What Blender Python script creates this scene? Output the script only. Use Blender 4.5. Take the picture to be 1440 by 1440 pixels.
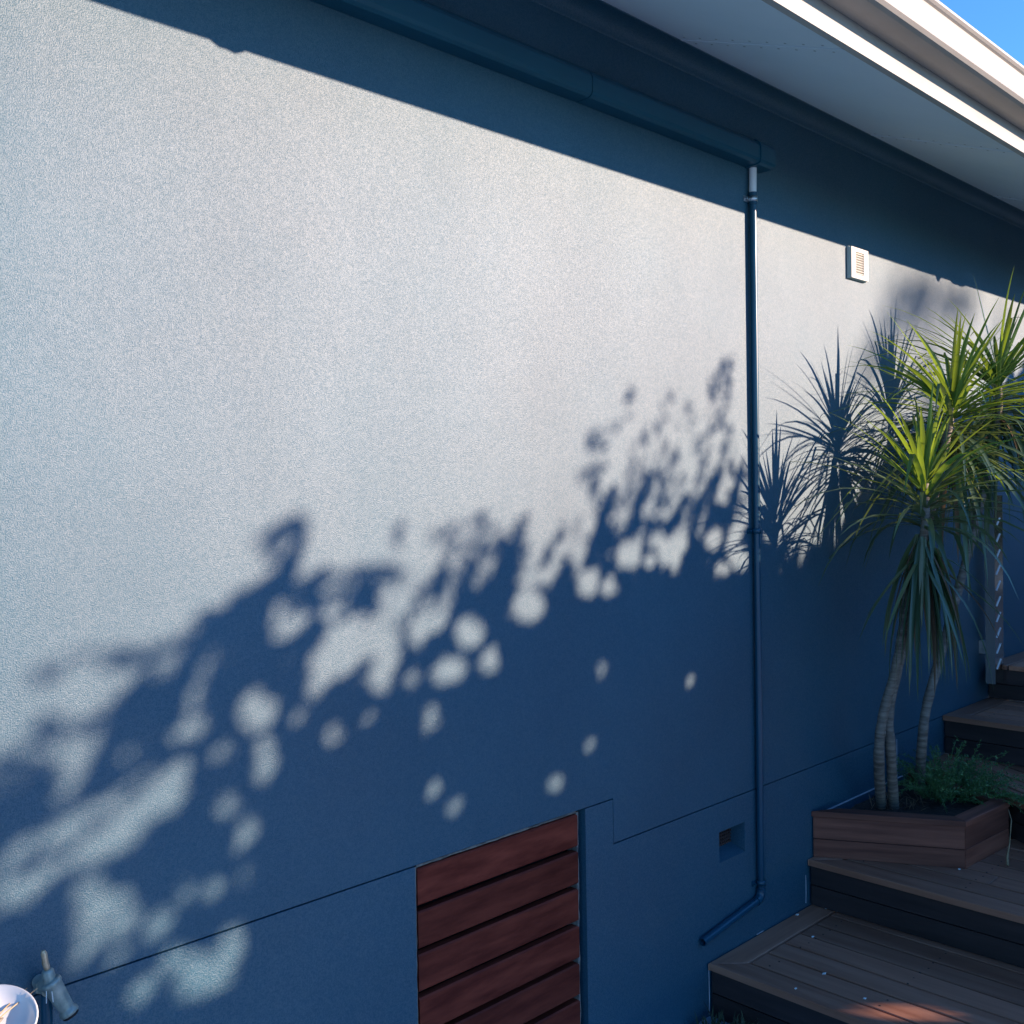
import bpy, math, random
import numpy as np
from mathutils import Vector, Matrix
random.seed(7); rng = np.random.default_rng(7)
sc = bpy.context.scene
for o in list(bpy.data.objects): bpy.data.objects.remove(o)

# ---------------------------------------------------------------- camera
# World: x runs along the house wall, +y into the wall (wall face at y = 0), z up.
# Heights below are written relative to the eye; EYE lifts everything so the ground is near z = 0.
EYE = 1.68
D = 1.9                                    # eye to wall
FPX, VPX, VPY, ROLL = 1440.0, 2190.0, 672.0, 0.016
yaw = math.atan((VPX - 720) / FPX)
pitch = math.radians(-0.974)
f0 = Vector((math.cos(yaw), math.sin(yaw), 0)); r0 = Vector((math.sin(yaw), -math.cos(yaw), 0)); u0 = Vector((0, 0, 1))
fw = f0 * math.cos(pitch) + u0 * math.sin(pitch)
u1 = u0 * math.cos(pitch) - f0 * math.sin(pitch)
rt = r0 * math.cos(ROLL) - u1 * math.sin(ROLL)
up = u1 * math.cos(ROLL) + r0 * math.sin(ROLL)
cam = bpy.data.objects.new('camera', bpy.data.cameras.new('camera'))
sc.collection.objects.link(cam)
cam.data.sensor_width = 36; cam.data.lens = 36 * FPX / 1440; cam.data.clip_start = .02; cam.data.clip_end = 500
M4 = Matrix((rt, up, -fw)).transposed().to_4x4(); M4.translation = (0, -D, EYE)
cam.matrix_world = M4
sc.camera = cam

# ---------------------------------------------------------------- sky, sun, exposure
SX, SR = 0.73, 0.32                        # sun: per metre away from the wall a ray climbs SR and goes SX along the wall
sun_to = Vector((SX, -1, SR)).normalized()
elev = math.asin(sun_to.z)
w = bpy.data.worlds.new('World'); sc.world = w; w.use_nodes = True
nt = w.node_tree; bg = nt.nodes['Background']
sky = nt.nodes.new('ShaderNodeTexSky'); sky.sky_type = 'NISHITA'; sky.sun_disc = False
sky.sun_elevation = elev; sky.sun_rotation = math.atan2(sun_to.x, sun_to.y)
sky.air_density = 1.0; sky.dust_density = 0.0; sky.ozone_density = 8.0
nt.links.new(sky.outputs[0], bg.inputs[0]); bg.inputs[1].default_value = 0.145
sl = bpy.data.lights.new('sun', 'SUN'); sl.energy = 4.0; sl.angle = math.radians(0.53); sl.color = (1, .75, .585)
sun = bpy.data.objects.new('sun', sl); sc.collection.objects.link(sun)
sun.rotation_euler = (-sun_to).to_track_quat('-Z', 'Y').to_euler(); sun.location = (6, -8, 6)
vs = sc.view_settings; vs.view_transform = 'Standard'; vs.look = 'None'; vs.gamma = 1; vs.use_curve_mapping = False
vs.exposure = 1.5
sc.cycles.max_bounces = 8; sc.cycles.diffuse_bounces = 5; sc.cycles.glossy_bounces = 4
sc.cycles.transparent_max_bounces = 8; sc.cycles.sample_clamp_indirect = 4.0

# ---------------------------------------------------------------- pixel helpers (photo pixels, 1440 wide)
def ray(px, py): return fw + rt * ((px - 720) / FPX) - up * ((py - 720) / FPX)
def atY(px, py, y):
    d = ray(px, py); t = (y + D) / d.y; return Vector((d.x * t, y, d.z * t))
def atZ(px, py, z):
    d = ray(px, py); t = z / d.z; return Vector((d.x * t, -D + d.y * t, z))

# ---------------------------------------------------------------- materials
def newmat(name):
    m = bpy.data.materials.new(name); m.use_nodes = True
    return m, m.node_tree, m.node_tree.nodes['Principled BSDF']
def nd(t, kind, **kw):
    n = t.nodes.new(kind)
    for k, v in kw.items():
        if k.startswith('i_'):
            n.inputs[int(k[2:]) if k[2:].isdigit() else k[2:].replace('_', ' ')].default_value = v
        else: setattr(n, k, v)
    return n
def ramp(t, stops):
    r = t.nodes.new('ShaderNodeValToRGB'); e = r.color_ramp.elements
    e[0].position, e[0].color = stops[0][0], (*stops[0][1], 1)
    e[1].position, e[1].color = stops[-1][0], (*stops[-1][1], 1)
    for p, c in stops[1:-1]:
        x = e.new(p); x.color = (*c, 1)
    return r
def coords(t, scale=(1, 1, 1), rnd=False, gen='Object'):
    tc = t.nodes.new('ShaderNodeTexCoord'); mp = t.nodes.new('ShaderNodeMapping'); mp.inputs['Scale'].default_value = scale
    t.links.new(tc.outputs[gen], mp.inputs[0])
    if rnd:
        oi = t.nodes.new('ShaderNodeObjectInfo'); mu = nd(t, 'ShaderNodeMath', operation='MULTIPLY', i_1=37.0)
        t.links.new(oi.outputs['Random'], mu.inputs[0])
        cx = t.nodes.new('ShaderNodeCombineXYZ'); 
        for i in range(3): t.links.new(mu.outputs[0], cx.inputs[i])
        t.links.new(cx.outputs[0], mp.inputs['Location'])
    return mp.outputs[0]
def noise_mat(name, c1, c2, scale=8, rough=.5, bump=0., bscale=60, stretch=(1, 1, 1), rnd=False, spec=.5, metal=0, detail=6, mid=(.35, .65), rough2=None):
    m, t, b = newmat(name)
    v = coords(t, stretch, rnd)
    n = nd(t, 'ShaderNodeTexNoise', i_Scale=scale, i_Detail=detail, i_Roughness=.6); t.links.new(v, n.inputs['Vector'])
    r = ramp(t, [(mid[0], c1), (mid[1], c2)]); t.links.new(n.outputs[0], r.inputs[0]); t.links.new(r.outputs[0], b.inputs['Base Color'])
    b.inputs['Roughness'].default_value = rough; b.inputs['Specular IOR Level'].default_value = spec; b.inputs['Metallic'].default_value = metal
    if rnd:
        oi = t.nodes.new('ShaderNodeObjectInfo'); hv = t.nodes.new('ShaderNodeHueSaturation'); vr = nd(t, 'ShaderNodeMapRange', i_3=.68, i_4=1.22)
        t.links.new(oi.outputs['Random'], vr.inputs[0]); t.links.new(vr.outputs[0], hv.inputs['Value']); t.links.new(r.outputs[0], hv.inputs['Color']); t.links.new(hv.outputs[0], b.inputs['Base Color'])
    if rough2 is not None:
        mr = nd(t, 'ShaderNodeMapRange', i_3=rough, i_4=rough2); t.links.new(n.outputs[0], mr.inputs[0]); t.links.new(mr.outputs[0], b.inputs['Roughness'])
    if bump:
        n2 = nd(t, 'ShaderNodeTexNoise', i_Scale=bscale, i_Detail=4); t.links.new(v, n2.inputs['Vector'])
        bp = nd(t, 'ShaderNodeBump', i_Strength=1.0, i_Distance=bump); t.links.new(n2.outputs[0], bp.inputs['Height'])
        t.links.new(bp.outputs[0], b.inputs['Normal'])
    return m
NAVY = (.0001, .066, .110)
def wall_mat():
    # sand-textured acrylic render under semi-gloss navy paint: every grain glints
    m, t, b = newmat('navy_render')
    v = coords(t)
    big = nd(t, 'ShaderNodeTexNoise', i_Scale=1.3, i_Detail=5, i_Roughness=.55); t.links.new(v, big.inputs['Vector'])
    r = ramp(t, [(.3, (NAVY[0]*.8, NAVY[1]*.84, NAVY[2]*.86)), (.7, (NAVY[0]*1.3, NAVY[1]*1.12, NAVY[2]*1.1))]); t.links.new(big.outputs[0], r.inputs[0])
    t.links.new(r.outputs[0], b.inputs['Base Color'])
    g1 = nd(t, 'ShaderNodeTexNoise', i_Scale=390.0, i_Detail=2.0, i_Roughness=.6); t.links.new(v, g1.inputs['Vector'])
    g3 = nd(t, 'ShaderNodeTexNoise', i_Scale=4.0, i_Detail=3.0); t.links.new(v, g3.inputs['Vector'])
    bp1 = nd(t, 'ShaderNodeBump', i_Strength=1.0, i_Distance=.0011); t.links.new(g1.outputs[0], bp1.inputs['Height'])
    bp2 = nd(t, 'ShaderNodeBump', i_Strength=1.0, i_Distance=.0018); t.links.new(g3.outputs[0], bp2.inputs['Height']); t.links.new(bp1.outputs[0], bp2.inputs['Normal'])
    t.links.new(bp2.outputs[0], b.inputs['Normal'])
    # sand grains carry a slightly glossier paint film than the pits between them
    g2 = nd(t, 'ShaderNodeTexNoise', i_Scale=185.0, i_Detail=2.0, i_Roughness=.7); t.links.new(v, g2.inputs['Vector'])
    gm_ = nd(t, 'ShaderNodeMix', data_type='FLOAT'); gm_.inputs[0].default_value = .35; t.links.new(g1.outputs[0], gm_.inputs[2]); t.links.new(g2.outputs[0], gm_.inputs[3])
    mr = nd(t, 'ShaderNodeMapRange', i_1=.40, i_2=.60, i_3=.52, i_4=1.0); t.links.new(gm_.outputs[0], mr.inputs[0])
    pa = nd(t, 'ShaderNodeTexNoise', i_Scale=2.0, i_Detail=7.0, i_Roughness=.68); t.links.new(coords(t, (1.6, 1, .55)), pa.inputs['Vector'])
    pm = nd(t, 'ShaderNodeMapRange', i_1=.3, i_2=.7, i_3=.86, i_4=1.0); t.links.new(pa.outputs[0], pm.inputs[0])
    mm = nd(t, 'ShaderNodeMath', operation='MULTIPLY'); t.links.new(mr.outputs[0], mm.inputs[0]); t.links.new(pm.outputs[0], mm.inputs[1])
    t.links.new(mm.outputs[0], b.inputs['Specular IOR Level'])
    b.inputs['Roughness'].default_value = .58
    b.inputs['IOR'].default_value = 1.68
    return m
MAT = {}
MAT['wall'] = wall_mat()
MAT['navy_smooth'] = noise_mat('navy_trim', NAVY, (NAVY[0]*1.2, NAVY[1]*1.15, NAVY[2]*1.15), 3, .38, .0004, 200, spec=.6)
MAT['pipe'] = noise_mat('navy_pipe', (.001, .046, .082), (.002, .058, .102), 4, .3, spec=.5)
MAT['soffit'] = noise_mat('soffit_paint', (.72, .78, .83), (.78, .83, .87), 2.2, .55, .0012, 9)
MAT['cream'] = noise_mat('cream_metal', (.31, .297, .268), (.36, .346, .315), 3, .45, .0006, 14)
MAT['pvc'] = noise_mat('white_pvc', (.72, .73, .72), (.8, .8, .79), 20, .35)
MAT['vent'] = noise_mat('vent_plastic', (.55, .53, .47), (.62, .60, .54), 20, .4)
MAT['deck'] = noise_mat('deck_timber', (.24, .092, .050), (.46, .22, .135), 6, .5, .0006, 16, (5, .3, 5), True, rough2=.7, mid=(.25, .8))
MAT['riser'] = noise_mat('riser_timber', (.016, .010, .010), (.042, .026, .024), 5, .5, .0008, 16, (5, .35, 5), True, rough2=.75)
MAT['planter'] = noise_mat('planter_timber', (.11, .035, .022), (.24, .085, .052), 5, .55, .0008, 16, (6, .35, 6), True, spec=.3, rough2=.75)
MAT['red'] = noise_mat('merbau_slat', (.10, .014, .008), (.22, .040, .022), 4, .45, .0006, 12, (1.2, 7, 7), True, spec=.18, rough2=.7)
MAT['dark'] = noise_mat('dark_backing', (.006, .005, .006), (.012, .009, .01), 10, .8)
MAT['raw'] = noise_mat('raw_timber_edge', (.10, .09, .08), (.27, .25, .22), 30, .8, .002, 40)
MAT['terracotta'] = noise_mat('air_brick', (.03, .018, .017), (.06, .035, .03), 40, .8, .001, 80)
MAT['galv'] = noise_mat('galvanised', (.45, .47, .48), (.62, .63, .64), 40, .35, metal=1)
MAT['steel'] = noise_mat('polished_steel', (.50, .50, .47), (.62, .62, .58), 3, .16, .0005, 5, metal=1)
MAT['slot'] = noise_mat('slot_white', (.75, .76, .76), (.8, .8, .8), 10, .4)
MAT['soil'] = noise_mat('potting_soil', (.012, .009, .007), (.05, .034, .024), 40, .95, .01, 60)
MAT['ground'] = noise_mat('bluestone_paving', (.20, .30, .375), (.27, .37, .44), 2.5, .9, .02, 14)
MAT['trunk'] = noise_mat('cane_trunk', (.09, .075, .06), (.24, .21, .17), 14, .75, .004, 22, (1, 1, 6))
MAT['bark'] = noise_mat('bark', (.05, .038, .028), (.13, .1, .075), 14, .9, .01, 20, (1, 1, .3))
MAT['brass'] = noise_mat('weathered_tap', (.19, .23, .21), (.40, .43, .38), 30, .42, .0008, 120, metal=.3)
MAT['bronze'] = noise_mat('tap_handle_metal', (.36, .22, .11), (.72, .54, .36), 60, .4, .0006, 120, metal=.5)
MAT['rubber'] = noise_mat('black_rubber', (.008, .008, .009), (.015, .015, .016), 30, .6)
MAT['china'] = noise_mat('white_glaze', (.60, .60, .59), (.66, .66, .65), 6, .18)
MAT['drystem'] = noise_mat('dry_stem', (.16, .11, .055), (.34, .25, .14), 40, .8)
MAT['straw'] = noise_mat('dry_straw', (.32, .22, .11), (.55, .42, .25), 40, .7)
MAT['shell'] = noise_mat('dried_husk', (.10, .085, .06), (.42, .34, .24), 45, .8, .003, 60)
MAT['caulk'] = noise_mat('mortar', (.30, .33, .37), (.45, .47, .5), 40, .8)
MAT['petal'] = noise_mat('petal', (.7, .68, .62), (.8, .78, .74), 40, .6)
MAT['roof'] = noise_mat('roof_sheet', (.35, .36, .37), (.45, .46, .47), 3, .4)
def leaf_mat(name, c1, c2, trans=.45, rough=.35, tc=None, spec=.5):
    m, t, b = newmat(name)
    out = t.nodes['Material Output']
    geo = t.nodes.new('ShaderNodeNewGeometry')
    r = ramp(t, [(0, c1), (.72, c2), (1, tuple(min(1, x * 1.35) for x in c2))]); t.links.new(geo.outputs['Random Per Island'], r.inputs[0])
    t.links.new(r.outputs[0], b.inputs['Base Color']); b.inputs['Roughness'].default_value = rough; b.inputs['Specular IOR Level'].default_value = spec
    tr = t.nodes.new('ShaderNodeBsdfTranslucent')
    mx = nd(t, 'ShaderNodeMix', data_type='RGBA', blend_type='MIX'); mx.inputs[0].default_value = .75
    t.links.new(r.outputs[0], mx.inputs[6]); mx.inputs[7].default_value = (*(tc or c2), 1)
    t.links.new(mx.outputs[2], tr.inputs[0])
    ms = t.nodes.new('ShaderNodeMixShader'); ms.inputs[0].default_value = trans
    t.links.new(b.outputs[0], ms.inputs[1]); t.links.new(tr.outputs[0], ms.inputs[2]); t.links.new(ms.outputs[0], out.inputs[0])
    return m
MAT['blade'] = leaf_mat('dragon_leaf', (.04, .10, .05), (.10, .19, .06), .4, .26, (.36, .50, .015), .7)
MAT['old_shade_blade'] = leaf_mat('dragon_leaf_old_shade', (.045, .095, .06), (.11, .165, .085), .25, .3, (.2, .28, .04), .7)  # old skirt leaves, and a bluish shade tone for the lower crown leaves
MAT['brownblade'] = leaf_mat('dragon_leaf_dead', (.10, .06, .035), (.22, .14, .08), .2, .6)
MAT['fern'] = leaf_mat('fern_leaf', (.035, .10, .035), (.10, .21, .08), .3, .5, (.1, .22, .03))
MAT['hedge'] = leaf_mat('hedge_leaf', (.02, .045, .015), (.05, .09, .03), .15, .5)
MAT['weed'] = leaf_mat('weed_leaf', (.04, .05, .03), (.1, .12, .06), .3, .6)

# ---------------------------------------------------------------- mesh helpers
def tag(o, label=None, cat=None, group=None, kind=None):
    for k, v in (('label', label), ('category', cat), ('group', group), ('kind', kind)):
        if v: o[k] = v
    return o
def empty(name, loc, label, cat, group=None):
    o = bpy.data.objects.new(name, None); sc.collection.objects.link(o)
    o.location = (loc[0], loc[1], loc[2] + EYE); o.empty_display_size = .1
    bpy.context.view_layer.update()
    return tag(o, label, cat, group)
class MB:
    def __init__(s): s.v = []; s.f = []; s.sm = []
    def add(s, vs, fs, smooth=False):
        n = len(s.v); s.v += [tuple(p) for p in vs]; s.f += [tuple(i + n for i in f) for f in fs]; s.sm += [smooth] * len(fs)
    def box(s, x0, x1, y0, y1, z0, z1, b=0.):
        if b <= 0:
            s.add([(x0,y0,z0),(x1,y0,z0),(x1,y1,z0),(x0,y1,z0),(x0,y0,z1),(x1,y0,z1),(x1,y1,z1),(x0,y1,z1)],
                  [(3,2,1,0),(4,5,6,7),(0,1,5,4),(1,2,6,5),(2,3,7,6),(3,0,4,7)])
        else:
            s.prism([(x0,y0),(x1,y0),(x1,y1),(x0,y1)], z0, z1, b)
    def prism(s, poly, z0, z1, b=0.):
        # extruded polygon with a chamfered top edge
        a = sum(poly[i][0]*poly[(i+1)%len(poly)][1] - poly[(i+1)%len(poly)][0]*poly[i][1] for i in range(len(poly)))
        if a < 0: poly = poly[::-1]
        n = len(poly)
        if b > 0:
            ins = []
            for i in range(n):
                p, q, r_ = Vector(poly[i-1]), Vector(poly[i]), Vector(poly[(i+1)%n])
                d1 = (q-p).normalized(); d2 = (r_-q).normalized()
                n1 = Vector((-d1.y, d1.x)); n2 = Vector((-d2.y, d2.x)); k = 1 + n1.dot(n2)
                ins.append(q + (n1+n2) * (b / max(k, .3)))
            rings = [[(x,y,z0) for x,y in poly], [(x,y,z1-b) for x,y in poly], [(p.x,p.y,z1) for p in ins]]
        else: rings = [[(x,y,z0) for x,y in poly], [(x,y,z1) for x,y in poly]]
        vs = [p for r_ in rings for p in r_]; fs = []
        for k in range(len(rings)-1):
            for i in range(n): fs.append((k*n+i, k*n+(i+1)%n, (k+1)*n+(i+1)%n, (k+1)*n+i))
        fs.append(tuple(range(n-1, -1, -1))); fs.append(tuple(range((len(rings)-1)*n, len(rings)*n)))
        s.add(vs, fs)
    def extrude_x(s, prof, x0, x1, closed=True, smooth=False, caps=True, wob=None):
        # profile (y,z) swept along x
        xs = [x0, x1] if wob is None else list(np.linspace(x0, x1, wob[0]))
        n = len(prof); vs = []
        for i, x in enumerate(xs):
            dz = 0 if wob is None else wob[1] * math.sin(i * 1.7 + .6) * math.sin(i * .53)
            vs += [(x, y, z + dz) for y, z in prof]
        fs = []
        for k in range(len(xs)-1):
            for i in range(n if closed else n-1):
                j = (i+1) % n; fs.append((k*n+i, k*n+j, (k+1)*n+j, (k+1)*n+i))
        s.add(vs, fs, smooth)
        if closed and caps: s.add(vs[:n], [tuple(range(n-1,-1,-1))]); s.add(vs[-n:], [tuple(range(n))])
    def tube(s, pts, rad, seg=12, caps=True, smooth=True):
        pts = [Vector(p) for p in pts]; n = len(pts)
        rs = rad if isinstance(rad, (list, tuple)) else [rad]*n
        vs = []; prev = None
        for i, p in enumerate(pts):
            t = (pts[min(i+1,n-1)] - pts[max(i-1,0)]).normalized()
            if prev is None:
                a = t.cross(Vector((0,1,0)));  a = t.cross(Vector((1,0,0))) if a.length < .1 else a
            else: a = prev - t * prev.dot(t)
            a.normalize(); prev = a; b = t.cross(a)
            for k in range(seg):
                th = 2*math.pi*k/seg; vs.append(p + a*(rs[i]*math.cos(th)) + b*(rs[i]*math.sin(th)))
        fs = [(i*seg+k, i*seg+(k+1)%seg, (i+1)*seg+(k+1)%seg, (i+1)*seg+k) for i in range(n-1) for k in range(seg)]
        s.add(vs, fs, smooth)
        if caps: s.add(vs[:seg], [tuple(range(seg-1,-1,-1))]); s.add(vs[-seg:], [tuple(range(seg))])
    def lathe(s, base, axis, prof, seg=20, smooth=True):
        # prof: (distance along axis, radius)
        ax = Vector(axis).normalized(); b0 = Vector(base)
        a = ax.cross(Vector((0,1,0)));  a = ax.cross(Vector((1,0,0))) if a.length < .1 else a
        a.normalize(); b = ax.cross(a); vs = []
        for d, r_ in prof:
            for k in range(seg):
                th = 2*math.pi*k/seg; vs.append(b0 + ax*d + a*(r_*math.cos(th)) + b*(r_*math.sin(th)))
        n = len(prof)
        s.add(vs, [(i*seg+k, i*seg+(k+1)%seg, (i+1)*seg+(k+1)%seg, (i+1)*seg+k) for i in range(n-1) for k in range(seg)], smooth)
    def build(s, name, mat, parent=None, origin=None, basis=None):
        me = bpy.data.meshes.new(name)
        org = Vector(origin) if origin is not None else (parent.matrix_world.translation - Vector((0,0,EYE)) if parent else Vector((0,0,0)))
        if basis is not None:
            inv = basis.inverted(); vs = [tuple(inv @ (Vector(p) - org)) for p in s.v]
        else: vs = [(p[0]-org.x, p[1]-org.y, p[2]-org.z) for p in s.v]
        me.from_pydata(vs, [], s.f); me.polygons.foreach_set('use_smooth', s.sm); me.update()
        me.materials.append(MAT[mat] if isinstance(mat, str) else mat)
        o = bpy.data.objects.new(name, me); sc.collection.objects.link(o)
        wloc = Vector((org.x, org.y, org.z + EYE))
        R = basis.to_4x4() if basis is not None else Matrix.Identity(4)
        if parent:
            o.parent = parent; o.matrix_parent_inverse = Matrix.Identity(4)
            o.matrix_local = Matrix.Translation(wloc - parent.matrix_world.translation) @ R
        else: o.matrix_world = Matrix.Translation(wloc) @ R
        bpy.context.view_layer.update()
        return o
def part(name, mat, parent, fn, **kw):
    m = MB(); fn(m); return m.build(name, mat, parent, **kw)
def clip(poly, a, b, c):
    # keep a*x + b*y <= c
    out = []
    for i in range(len(poly)):
        p, q = poly[i], poly[(i+1) % len(poly)]
        dp, dq = a*p[0]+b*p[1]-c, a*q[0]+b*q[1]-c
        if dp <= 0: out.append(p)
        if dp * dq < 0:
            t = dp/(dp-dq); out.append((p[0]+(q[0]-p[0])*t, p[1]+(q[1]-p[1])*t))
    return out

# ================================================================ SETTING
GZ = -1.68
gm = MB(); gm.add([(-60,-80,GZ),(80,-80,GZ),(80,60,GZ),(-60,60,GZ)], [(0,1,2,3)])
tag(gm.build('ground', 'ground'), kind='structure')

# ---------------------------------------------------------------- house: wall, hatch, eave
XL, XR = -5.0, 11.0
JL, JR, JX = -.878, -1.008, 2.25           # heights of the render joint left and right of its step
G = .0034                                   # joint width
house = empty('house', (3, .1, GZ), 'navy blue rendered house wall under a pale raked eave', 'house')
def f(m):
    pts = [(XL, JL), (JX, JL), (JX, JR), (XR, JR), (XR, 1.45), (XL, 1.45)]
    n = 6; vs = [(x, 0, z) for x, z in pts] + [(x, .06, z) for x, z in pts]
    m.add(vs, [tuple(range(n))] + [(i+n, (i+1)%n+n, (i+1)%n, i) for i in range(n)])
part('upper_wall', 'wall', house, f)
DX0, DX1, DZ1 = 1.518, 2.128, JL - G        # hatch opening
AX0, AX1, AZ0, AZ1 = 2.775, 2.925, -1.205, -1.105   # air brick opening
def f(m):
    yf = -.0012; yb = .09
    def q(x0, x1, z0, z1): m.add([(x0,yf,z0),(x1,yf,z0),(x1,yf,z1),(x0,yf,z1)], [(0,1,2,3)])
    q(XL, DX0, GZ-.1, JL-G); q(DX1, JX-G, GZ-.1, JL-G)
    zr = JR - G
    q(JX-G, AX0, GZ-.1, zr); q(AX0, AX1, GZ-.1, AZ0); q(AX0, AX1, AZ1, zr); q(AX1, XR, GZ-.1, zr)
    def led(x0, x1, z): m.add([(x0,yf,z),(x1,yf,z),(x1,.06,z),(x0,.06,z)], [(0,1,2,3)])
    led(XL, DX0, JL-G); led(DX1, JX-G, JL-G); led(JX-G, XR, zr)
    m.add([(JX-G,yf,zr),(JX-G,yf,JL-G),(JX-G,.06,JL-G),(JX-G,.06,zr)], [(0,1,2,3)])
    for x in (DX0, DX1): m.add([(x,yf,GZ-.1),(x,yf,JL-G),(x,yb,JL-G),(x,yb,GZ-.1)], [(0,1,2,3)])
    # splayed air-brick recess
    ix0, ix1, iz0, iz1, yd = AX0+.001, AX1-.003, AZ0+.022, AZ1-.003, .055
    o_ = [(AX0,yf,AZ0),(AX1,yf,AZ0),(AX1,yf,AZ1),(AX0,yf,AZ1)]; i_ = [(ix0,yd,iz0),(ix1,yd,iz0),(ix1,yd,iz1),(ix0,yd,iz1)]
    m.add(o_+i_, [(0,1,5,4),(1,2,6,5),(2,3,7,6),(3,0,4,7)])
part('base_wall', 'wall', house, f)
part('wall_core', 'dark', house, lambda m: m.box(XL, XR, .0605, .30, GZ-.1, 1.42) if False else (m.box(XL, DX0-.001, .061, .3, GZ-.1, 1.42), m.box(DX1+.001, AX0-.05, .061, .3, GZ-.1, 1.42), m.box(AX1+.05, XR, .061, .3, GZ-.1, 1.42), m.box(AX0-.05, AX1+.05, .095, .3, GZ-.1, 1.42), m.box(DX0-.001, DX1+.001, .095, .3, GZ-.1, JL), m.box(DX0-.001, DX1+.001, .061, .3, JL, 1.42)))
# air brick grille (a part with its bars)
ab = part('air_brick', 'dark', house, lambda m: m.box(AX0-.02, AX1+.02, .082, .094, AZ0-.02, AZ1+.02))
for i in range(12):
    x = AX0 + .004 + i * .0122
    part('grille_bar', 'terracotta', ab, lambda m: m.box(x, x+.0048, .052, .060, AZ0+.018, AZ1))
for i in range(7):
    z = AZ0 + .024 + i * .0115
    part('grille_bar', 'terracotta', ab, lambda m: m.box(AX0, AX1, .0505, .0595, z, z+.0042))
# mortar lines low on the wall beside the planter
part('mortar_joint', 'caulk', house, lambda m: m.extrude_x([(-.0035,-1.194),(-.0035,-1.190),(-.001,-1.189),(-.001,-1.195)], 3.46, 4.22))
part('mortar_joint', 'caulk', house, lambda m: m.box(4.05, 4.053, -.003, -.001, -1.19, -1.03))

# under-floor hatch: a slatted door in a raw timber frame
hatch = part('access_door', 'dark', house, lambda m: m.box(DX0+.002, DX1-.012, .050, .080, GZ+.02, JL-G-.002))
def ragged(x0, x1, z0, z1, vert, seed):
    def g(m):
        r_ = random.Random(seed); n = 26
        a = []; b = []
        for i in range(n+1):
            t = i/n
            if vert: a.append((x0 + r_.uniform(-.0012,.0012), z0+(z1-z0)*t)); b.append((x1 + r_.uniform(-.0022,.0022), z0+(z1-z0)*t))
            else: a.append((x0+(x1-x0)*t, z0 + r_.uniform(-.0012,.0012))); b.append((x0+(x1-x0)*t, z1 + r_.uniform(-.0007,.0007)))
        vs = []
        for (p, q) in zip(a, b): vs += [(p[0], .012, p[1]), (q[0], .012, q[1]), (p[0], .05, p[1]), (q[0], .05, q[1])]
        fs = []
        for i in range(n):
            k = 4*i
            fs += [(k,k+1,k+5,k+4), (k+1,k+3,k+7,k+5), (k+2,k,k+4,k+6)]
        m.add(vs, fs)
    return g
part('door_frame', 'raw', hatch, ragged(DX0+.001, DX0+.013, GZ+.02, JL-G-.006, True, 1))
part('door_frame', 'raw', hatch, ragged(DX1-.024, DX1-.017, GZ+.02, JL-G-.006, True, 2))
part('door_frame', 'raw', hatch, ragged(DX0+.015, DX1-.026, JL-G-.008, JL-G-.003, False, 3))
zt = JL - G - .012
for i in range(8):
    h = .0885
    z1 = zt - i * .1045; z0 = max(z1 - h, GZ + .01)
    if z1 - z0 < .02: break
    dy = random.uniform(-.0012, .0012)
    def f(m):
        b = .004; y0, y1 = .010+dy, .034+dy
        prof = [(y1, z0), (y0+.002, z0), (y0, z0+.003), (y0, z1-b), (y0+b*.9, z1), (y1, z1)]
        m.extrude_x(prof, DX0+.016, DX1-.0215)
    part('slat', 'red', hatch, f, origin=(DX0+.3, .02, z0))

# eave (raked soffit dropping to the fascia)
FK, FZ = .636, 1.1285                       # fascia face: metres out from the wall, height of its lower edge
ST = 1.372
sl_ = (ST - (FZ + .012)) / (FK - .02)
part('soffit', 'soffit', house, lambda m: m.extrude_x([(0.0, ST), (-(FK-.02), FZ+.012), (-(FK-.02), FZ+.022), (0.0, ST+.01)], XL, XR))
for xs_ in (1.32, 2.52, 3.72, 4.92, 6.12):
    part('soffit_joint', 'soffit', house, lambda m: m.extrude_x([(-.08, ST-sl_*.08-.0006), (-.08, ST-sl_*.08-.003), (-(FK-.022), FZ+.0128-.003), (-(FK-.022), FZ+.0128-.0006)], xs_-.006, xs_+.006))
    for k in range(9):
        for dx in (-.03, .03):
            yy = .11 + k*.055
            part('nail_head', 'galv', house, lambda m: m.lathe((xs_+dx, -yy, ST-sl_*yy-.0002), (0, .33, -.94), [(0,.004),(.0012,.0035),(.0014,.0002)], 6))
def f(m):
    # large concave cove easing the wall into the raked soffit
    a, c, e = Vector((-.0012, 1.305)), Vector((-.006, 1.352)), Vector((-.075, ST - sl_*.075 - .0012)); n = 14; prof = []
    for i in range(n+1):
        t = i/n; p = a*(1-t)**2 + c*2*t*(1-t) + e*t*t; prof.append((p.x, p.y))
    prof += [(-.075, ST - sl_*.075 + .006), (.005, ST+.006), (.005, 1.305)]
    m.extrude_x(prof, XL, XR, smooth=True)
part('cornice', 'wall', house, f)
part('fascia', 'cream', house, lambda m: m.extrude_x([(-FK, FZ), (-FK, FZ+.17), (-(FK-.019), FZ+.17), (-(FK-.019), FZ)], XL, XR))
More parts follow.
